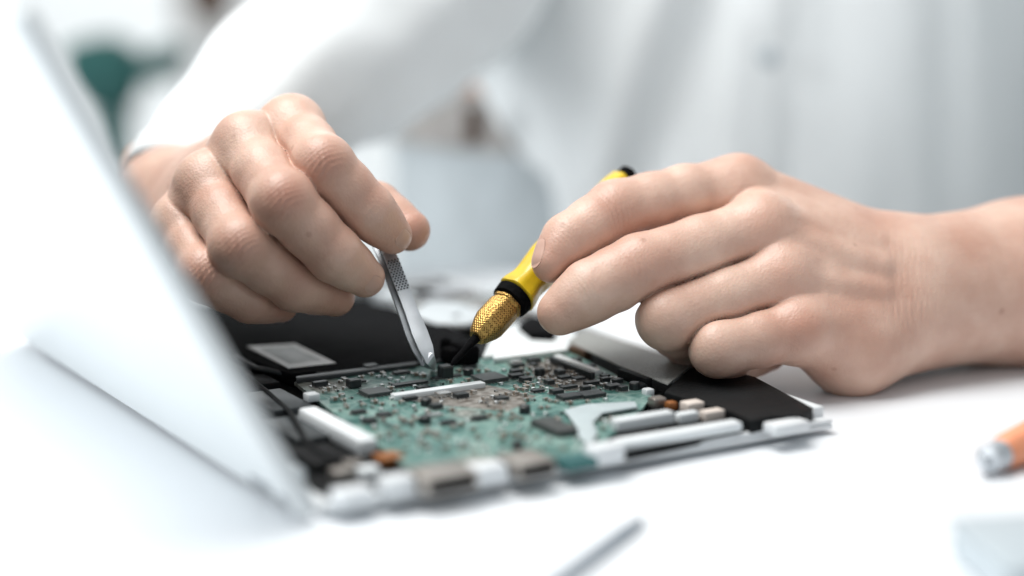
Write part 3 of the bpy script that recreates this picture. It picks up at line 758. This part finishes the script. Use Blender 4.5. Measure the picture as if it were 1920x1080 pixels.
# trousers and belt at the waist
g = []
vs, fs = [], []
for i in range(73):
    th = 2 * math.pi * i / 72
    for j in range(21):
        z = -80 + 86.5 * j / 20; rad = 1 + .02 * fold(th * 2, z * .2, 9)
        vs.append(np.array([BC[0] + 21.2 * math.cos(th) * rad, BC[1] + 12.7 * math.sin(th) * rad, z]))
for i in range(72):
    for j in range(20): a = i * 21 + j; fs.append((a, a + 21, a + 22, a + 1))
obj('trousers', mesh('trousers', np.array(vs), fs, M['trousers'], pf), person)
vs, fs = [], []
for i in range(73):
    th = 2 * math.pi * i / 72
    for j, (z, r) in enumerate(((4.2, 12.9), (4.2, 13.25), (7.6, 13.25), (7.6, 12.9))):
        vs.append(np.array([BC[0] + (r + 8.4) * math.cos(th), BC[1] + r * math.sin(th), z]))
for i in range(72):
    for j in range(4): a = i * 4; fs.append((a + j, a + 4 + j, a + 4 + (j + 1) % 4, a + (j + 1) % 4))
obj('belt', mesh('belt', np.array(vs), fs, M['belt'], pf, smooth=False), person)

kp_ = pj(888, 236, 118.6); bm = bmesh.new(); bm_box(bm, kp_, (1.0, .5, 2.2)); bm_obj('belt_loop', bm, M['brown'], person, pf, bevel=.15)

# ------------------------------------------------------------------ tweezers
tip = at(815, 692, BZ + .1)
tw = Frame(tip)
tweezers = thing('tweezers', tw, 'steel tweezers pinched between fingers and touching the green board', 'tweezers')
def strip(pts, widths, th):
    bm = bmesh.new(); rings = []
    for i, (p, wd) in enumerate(zip(pts, widths)):
        t = pts[min(i+1, len(pts)-1)] - pts[max(i-1, 0)]; t /= np.linalg.norm(t)
        n = view(p) + np.array([.25, 0, 0]); n = n - t * (n @ t); n /= np.linalg.norm(n); s = np.cross(t, n)
        if s[0] < 0: s = -s
        rings.append([bm.verts.new(p + s * sx * wd / 2 + n * sn * th / 2) for sx, sn in ((-1, -1), (1, -1), (1, 1), (-1, 1))])
    for a, b in zip(rings[:-1], rings[1:]):
        for i in range(4): bm.faces.new((a[i], a[(i+1) % 4], b[(i+1) % 4], b[i]))
    bm.faces.new(rings[0][::-1]); bm.faces.new(rings[-1]); return bm
fa_ = [(650, 310, 86.6), (700, 410, 83.8), (738, 495, 82.0), (755, 540, 81.55), (772, 585, 81.1), (787, 624, 80.7), (798, 652, 80.45), (806, 673, 80.25)]
arm = [pj(*q) for q in fa_] + [tip + [0, 0, .05]]
bm_obj('arm', strip(arm, [.50, .50, .54, .55, .55, .64, .60, .46, .24], .12), M['steel'], tweezers, tw, bevel=.02)
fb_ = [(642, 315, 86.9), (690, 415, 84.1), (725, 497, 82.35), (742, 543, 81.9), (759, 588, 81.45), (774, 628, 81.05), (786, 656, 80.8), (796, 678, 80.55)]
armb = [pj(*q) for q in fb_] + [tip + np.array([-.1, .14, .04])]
bm_obj('arm', strip(armb, [.46, .46, .5, .5, .5, .58, .56, .42, .22], .12), M['steel_dark'], tweezers, tw, bevel=.02)  # rear arm: its shade is put into the colour with a darker steel
bm = bmesh.new()
for k in range(14):
    t = k / 11 - .12; p = arm[2] * (1 - t) + arm[3] * t
    ax = arm[3] - arm[2]; ax /= np.linalg.norm(ax); n = view(p) + np.array([.25, 0, 0]); n -= ax * (n @ ax); n /= np.linalg.norm(n); s = np.cross(ax, n)
    for q in range(4): bm_box(bm, p + n * .072 + s * ((q - 1.5) * .13 + (.03 if k % 2 else -.03)), (.07, .05, .04), np.array([s, ax, n]))
tag(bm_obj('grip_ridges', bm, M['darkgrey'], tweezers, tw), kind='stuff')

# ------------------------------------------------------------------ screwdriver in the hand
Tt = pj(846, 684, 80.2); Te = pj(1178, 327, 86.2)
sx_ = Te - Tt; SL = float(np.linalg.norm(sx_)); sx_ /= SL
sf = Frame(Tt)
sdv = thing('screwdriver', sf, 'small screwdriver with yellow handle and brass collar, held over the board', 'screwdriver')
def at_px(x):                      # distance along the axis where it shows at pixel column x
    lo_t, hi_t = 0, SL
    for _ in range(40):
        m_ = (lo_t + hi_t) / 2; p = Tt + sx_ * m_; d = p[1] * cT - (p[2] - CAMH) * sT
        if 960 + FPX * p[0] / d < x: lo_t = m_
        else: hi_t = m_
    return lo_t
t1, t2, t3, t4 = at_px(893), at_px(954), at_px(967), at_px(1024)
bm = bmesh.new(); bm_lathe(bm, Tt, sx_, ((0, .05), (.25, .13), (t1 * .6, .14), (t1, .19), (t1 + .2, .2)), 18); bm_obj('tip', bm, M['black_matte'], sdv, sf, smooth=True)
bm = bmesh.new(); bm_lathe(bm, Tt, sx_, ((t1, .33), (t1 + .1, .40), (t1 + .6, .60), (t1 + .85, .66), (t2 - .35, .66), (t2 - .3, .60), (t2 - .2, .60), (t2 - .15, .65), (t2 - .05, .65), (t2, .58)), 30, hexa=.045); bm_obj('ferrule', bm, M['brass'], sdv, sf, smooth=True)
bm = bmesh.new(); bm_lathe(bm, Tt, sx_, ((t2 - .02, .62), (t2 + .03, .78), (t3 - .05, .82), (t3, .72)), 30); bm_obj('ring', bm, M['black_matte'], sdv, sf, smooth=True)
bm = bmesh.new(); bm_lathe(bm, Tt, sx_, ((t3 - .02, .72), (t3 + .06, .84), (t3 + .3, .82), (t3 + .7, .72), (t3 + 1.0, .72), (t4, .84), (t4 + .7, .84), (SL - 2.5, .66), (SL - 1.0, .6), (SL - .45, .52)), 36, hexa=.045); bm_obj('handle', bm, M['yellow'], sdv, sf, smooth=True)
bm = bmesh.new(); bm_lathe(bm, Tt, sx_, ((SL - .47, .40), (SL - .40, .45), (SL + .05, .42), (SL + .15, .3)), 24); bm_obj('end_cap', bm, M['black_matte'], sdv, sf, smooth=True)

# ------------------------------------------------------------------ other things on the table
a = at(1852, 862, .6); b = at(2010, 790, .8); d_ = (b - a) / np.linalg.norm(b - a)
of = Frame(a)
od = thing('screwdriver', of, 'orange handled screwdriver with steel collar lying at the table edge on the right', 'screwdriver')
bm = bmesh.new(); bm_lathe(bm, a - d_ * .1 + [0, 0, 0], d_, ((0, .34), (.1, .50), (.9, .54), (1.0, .44)), 20); bm_obj('collar', bm, M['steel'], od, of, smooth=True)
bm = bmesh.new(); bm_lathe(bm, a + d_ * .9, d_, ((0, .42), (.3, .62), (3.8, .75), (4.5, .6)), 24, hexa=.04); bm_obj('handle', bm, M['orange_grip'], od, of, smooth=True)
bm = bmesh.new(); bm_lathe(bm, a - d_ * .5, d_, ((0, .2), (.45, .24)), 12); bm_obj('tip', bm, M['steel'], od, of, smooth=True)

a = at(1205, 968, .25); b = at(985, 1130, .25); d_ = (b - a) / np.linalg.norm(b - a); n = np.cross(d_, Z)
pf2 = Frame(a)
spd = thing('spudger', pf2, 'thin grey pry tool lying on the white table in front of the laptop', 'pry tool')
bm = bmesh.new(); ln = np.linalg.norm(b - a)
bm_prism(bm, [a + n * .08, a + d_ * 1.2 + n * .26, a + d_ * ln + n * .36, a + d_ * (ln + 4) + n * .3, a + d_ * (ln + 4) - n * .3, a + d_ * ln - n * .3, a + d_ * 1.2 - n * .26, a - n * .08], .22)
bm_obj('shaft', bm, M['pry'], spd, pf2, bevel=.05)

c = at(1905, 1060, 0)
gf = Frame(c, math.radians(8))
gb = thing('storage_box', gf, 'pale grey plastic box at the front corner of the table', 'box')
axg = gf.R.T
bm = bmesh.new(); bm_box(bm, c + axg[0] * .9 + axg[1] * -1.7 + [0, 0, .6], (5.6, 5.0, 1.15), axg); bm_obj('box_body', bm, M['box_grey'], gb, gf, bevel=.3, seg=3)
bm = bmesh.new(); bm_box(bm, c + axg[0] * .9 + axg[1] * -1.7 + [0, 0, 1.28], (5.8, 5.2, .22), axg); bm_obj('box_lid', bm, M['box_grey'], gb, gf, bevel=.12, seg=3)

# ------------------------------------------------------------------ far background
c = P(205, 150, 158); cf = Frame((c[0], c[1], FLOOR))
ch = thing('office_chair', cf, 'dark teal office chair far behind the lid', 'chair')
def slab(name, pxs, d, th, m, parent, fr):
    bm = bmesh.new(); f_ = [bm.verts.new(P(x, y, d)) for x, y in pxs]; k_ = [bm.verts.new(P(x, y, d) + np.array([0, th, 0])) for x, y in pxs]
    bm.faces.new(f_); bm.faces.new(k_[::-1]); n_ = len(pxs)
    for i in range(n_): bm.faces.new((f_[i], k_[i], k_[(i+1) % n_], f_[(i+1) % n_]))
    return bm_obj(name, bm, m, parent, fr, bevel=.5, seg=2)
slab('backrest', ((112, 90), (150, 76), (202, 70), (246, 96), (258, 150), (244, 206), (168, 212), (120, 150)), 158, 4, M['teal_chair'], ch, cf)
slab('armrest', ((256, 100), (312, 108), (318, 152), (259, 160)), 157, 12, M['teal_chair'], ch, cf)
slab('back_support', ((172, 212), (238, 208), (226, 330), (188, 330)), 158.5, 3, M['teal_chair'], ch, cf)
bm = bmesh.new(); bm_box(bm, (c[0], c[1] + 14, FLOOR + 62), (40, 36, 6)); bm_obj('seat', bm, M['teal_chair'], ch, cf, bevel=2)
bm = bmesh.new(); bm_lathe(bm, np.array([c[0], c[1] + 14, FLOOR + 6]), Z, ((0, 3), (53, 3)), 14); bm_obj('post', bm, M['black'], ch, cf, smooth=True)
for k in range(5):
    th = k * 2 * math.pi / 5; bm = bmesh.new(); tube(bm, [(c[0], c[1] + 14, FLOOR + 7), (c[0] + 28 * math.cos(th), c[1] + 14 + 28 * math.sin(th), FLOOR + 3)], 2.4); bm_obj('leg', bm, M['black'], ch, cf)
c = P(385, 10, 300); bf = Frame((c[0], c[1], FLOOR))
bg = thing('backpack', bf, 'dark brown bag on a stool beyond the sleeve', 'bag')
slab('bag_body', ((338, -60), (432, -60), (436, 20), (420, 48), (346, 50), (334, 10)), 300, 14, M['brown'], bg, bf)
slab('stool', ((346, 52), (420, 50), (420, 300), (346, 300)), 301, 12, M['wall'], bg, bf)
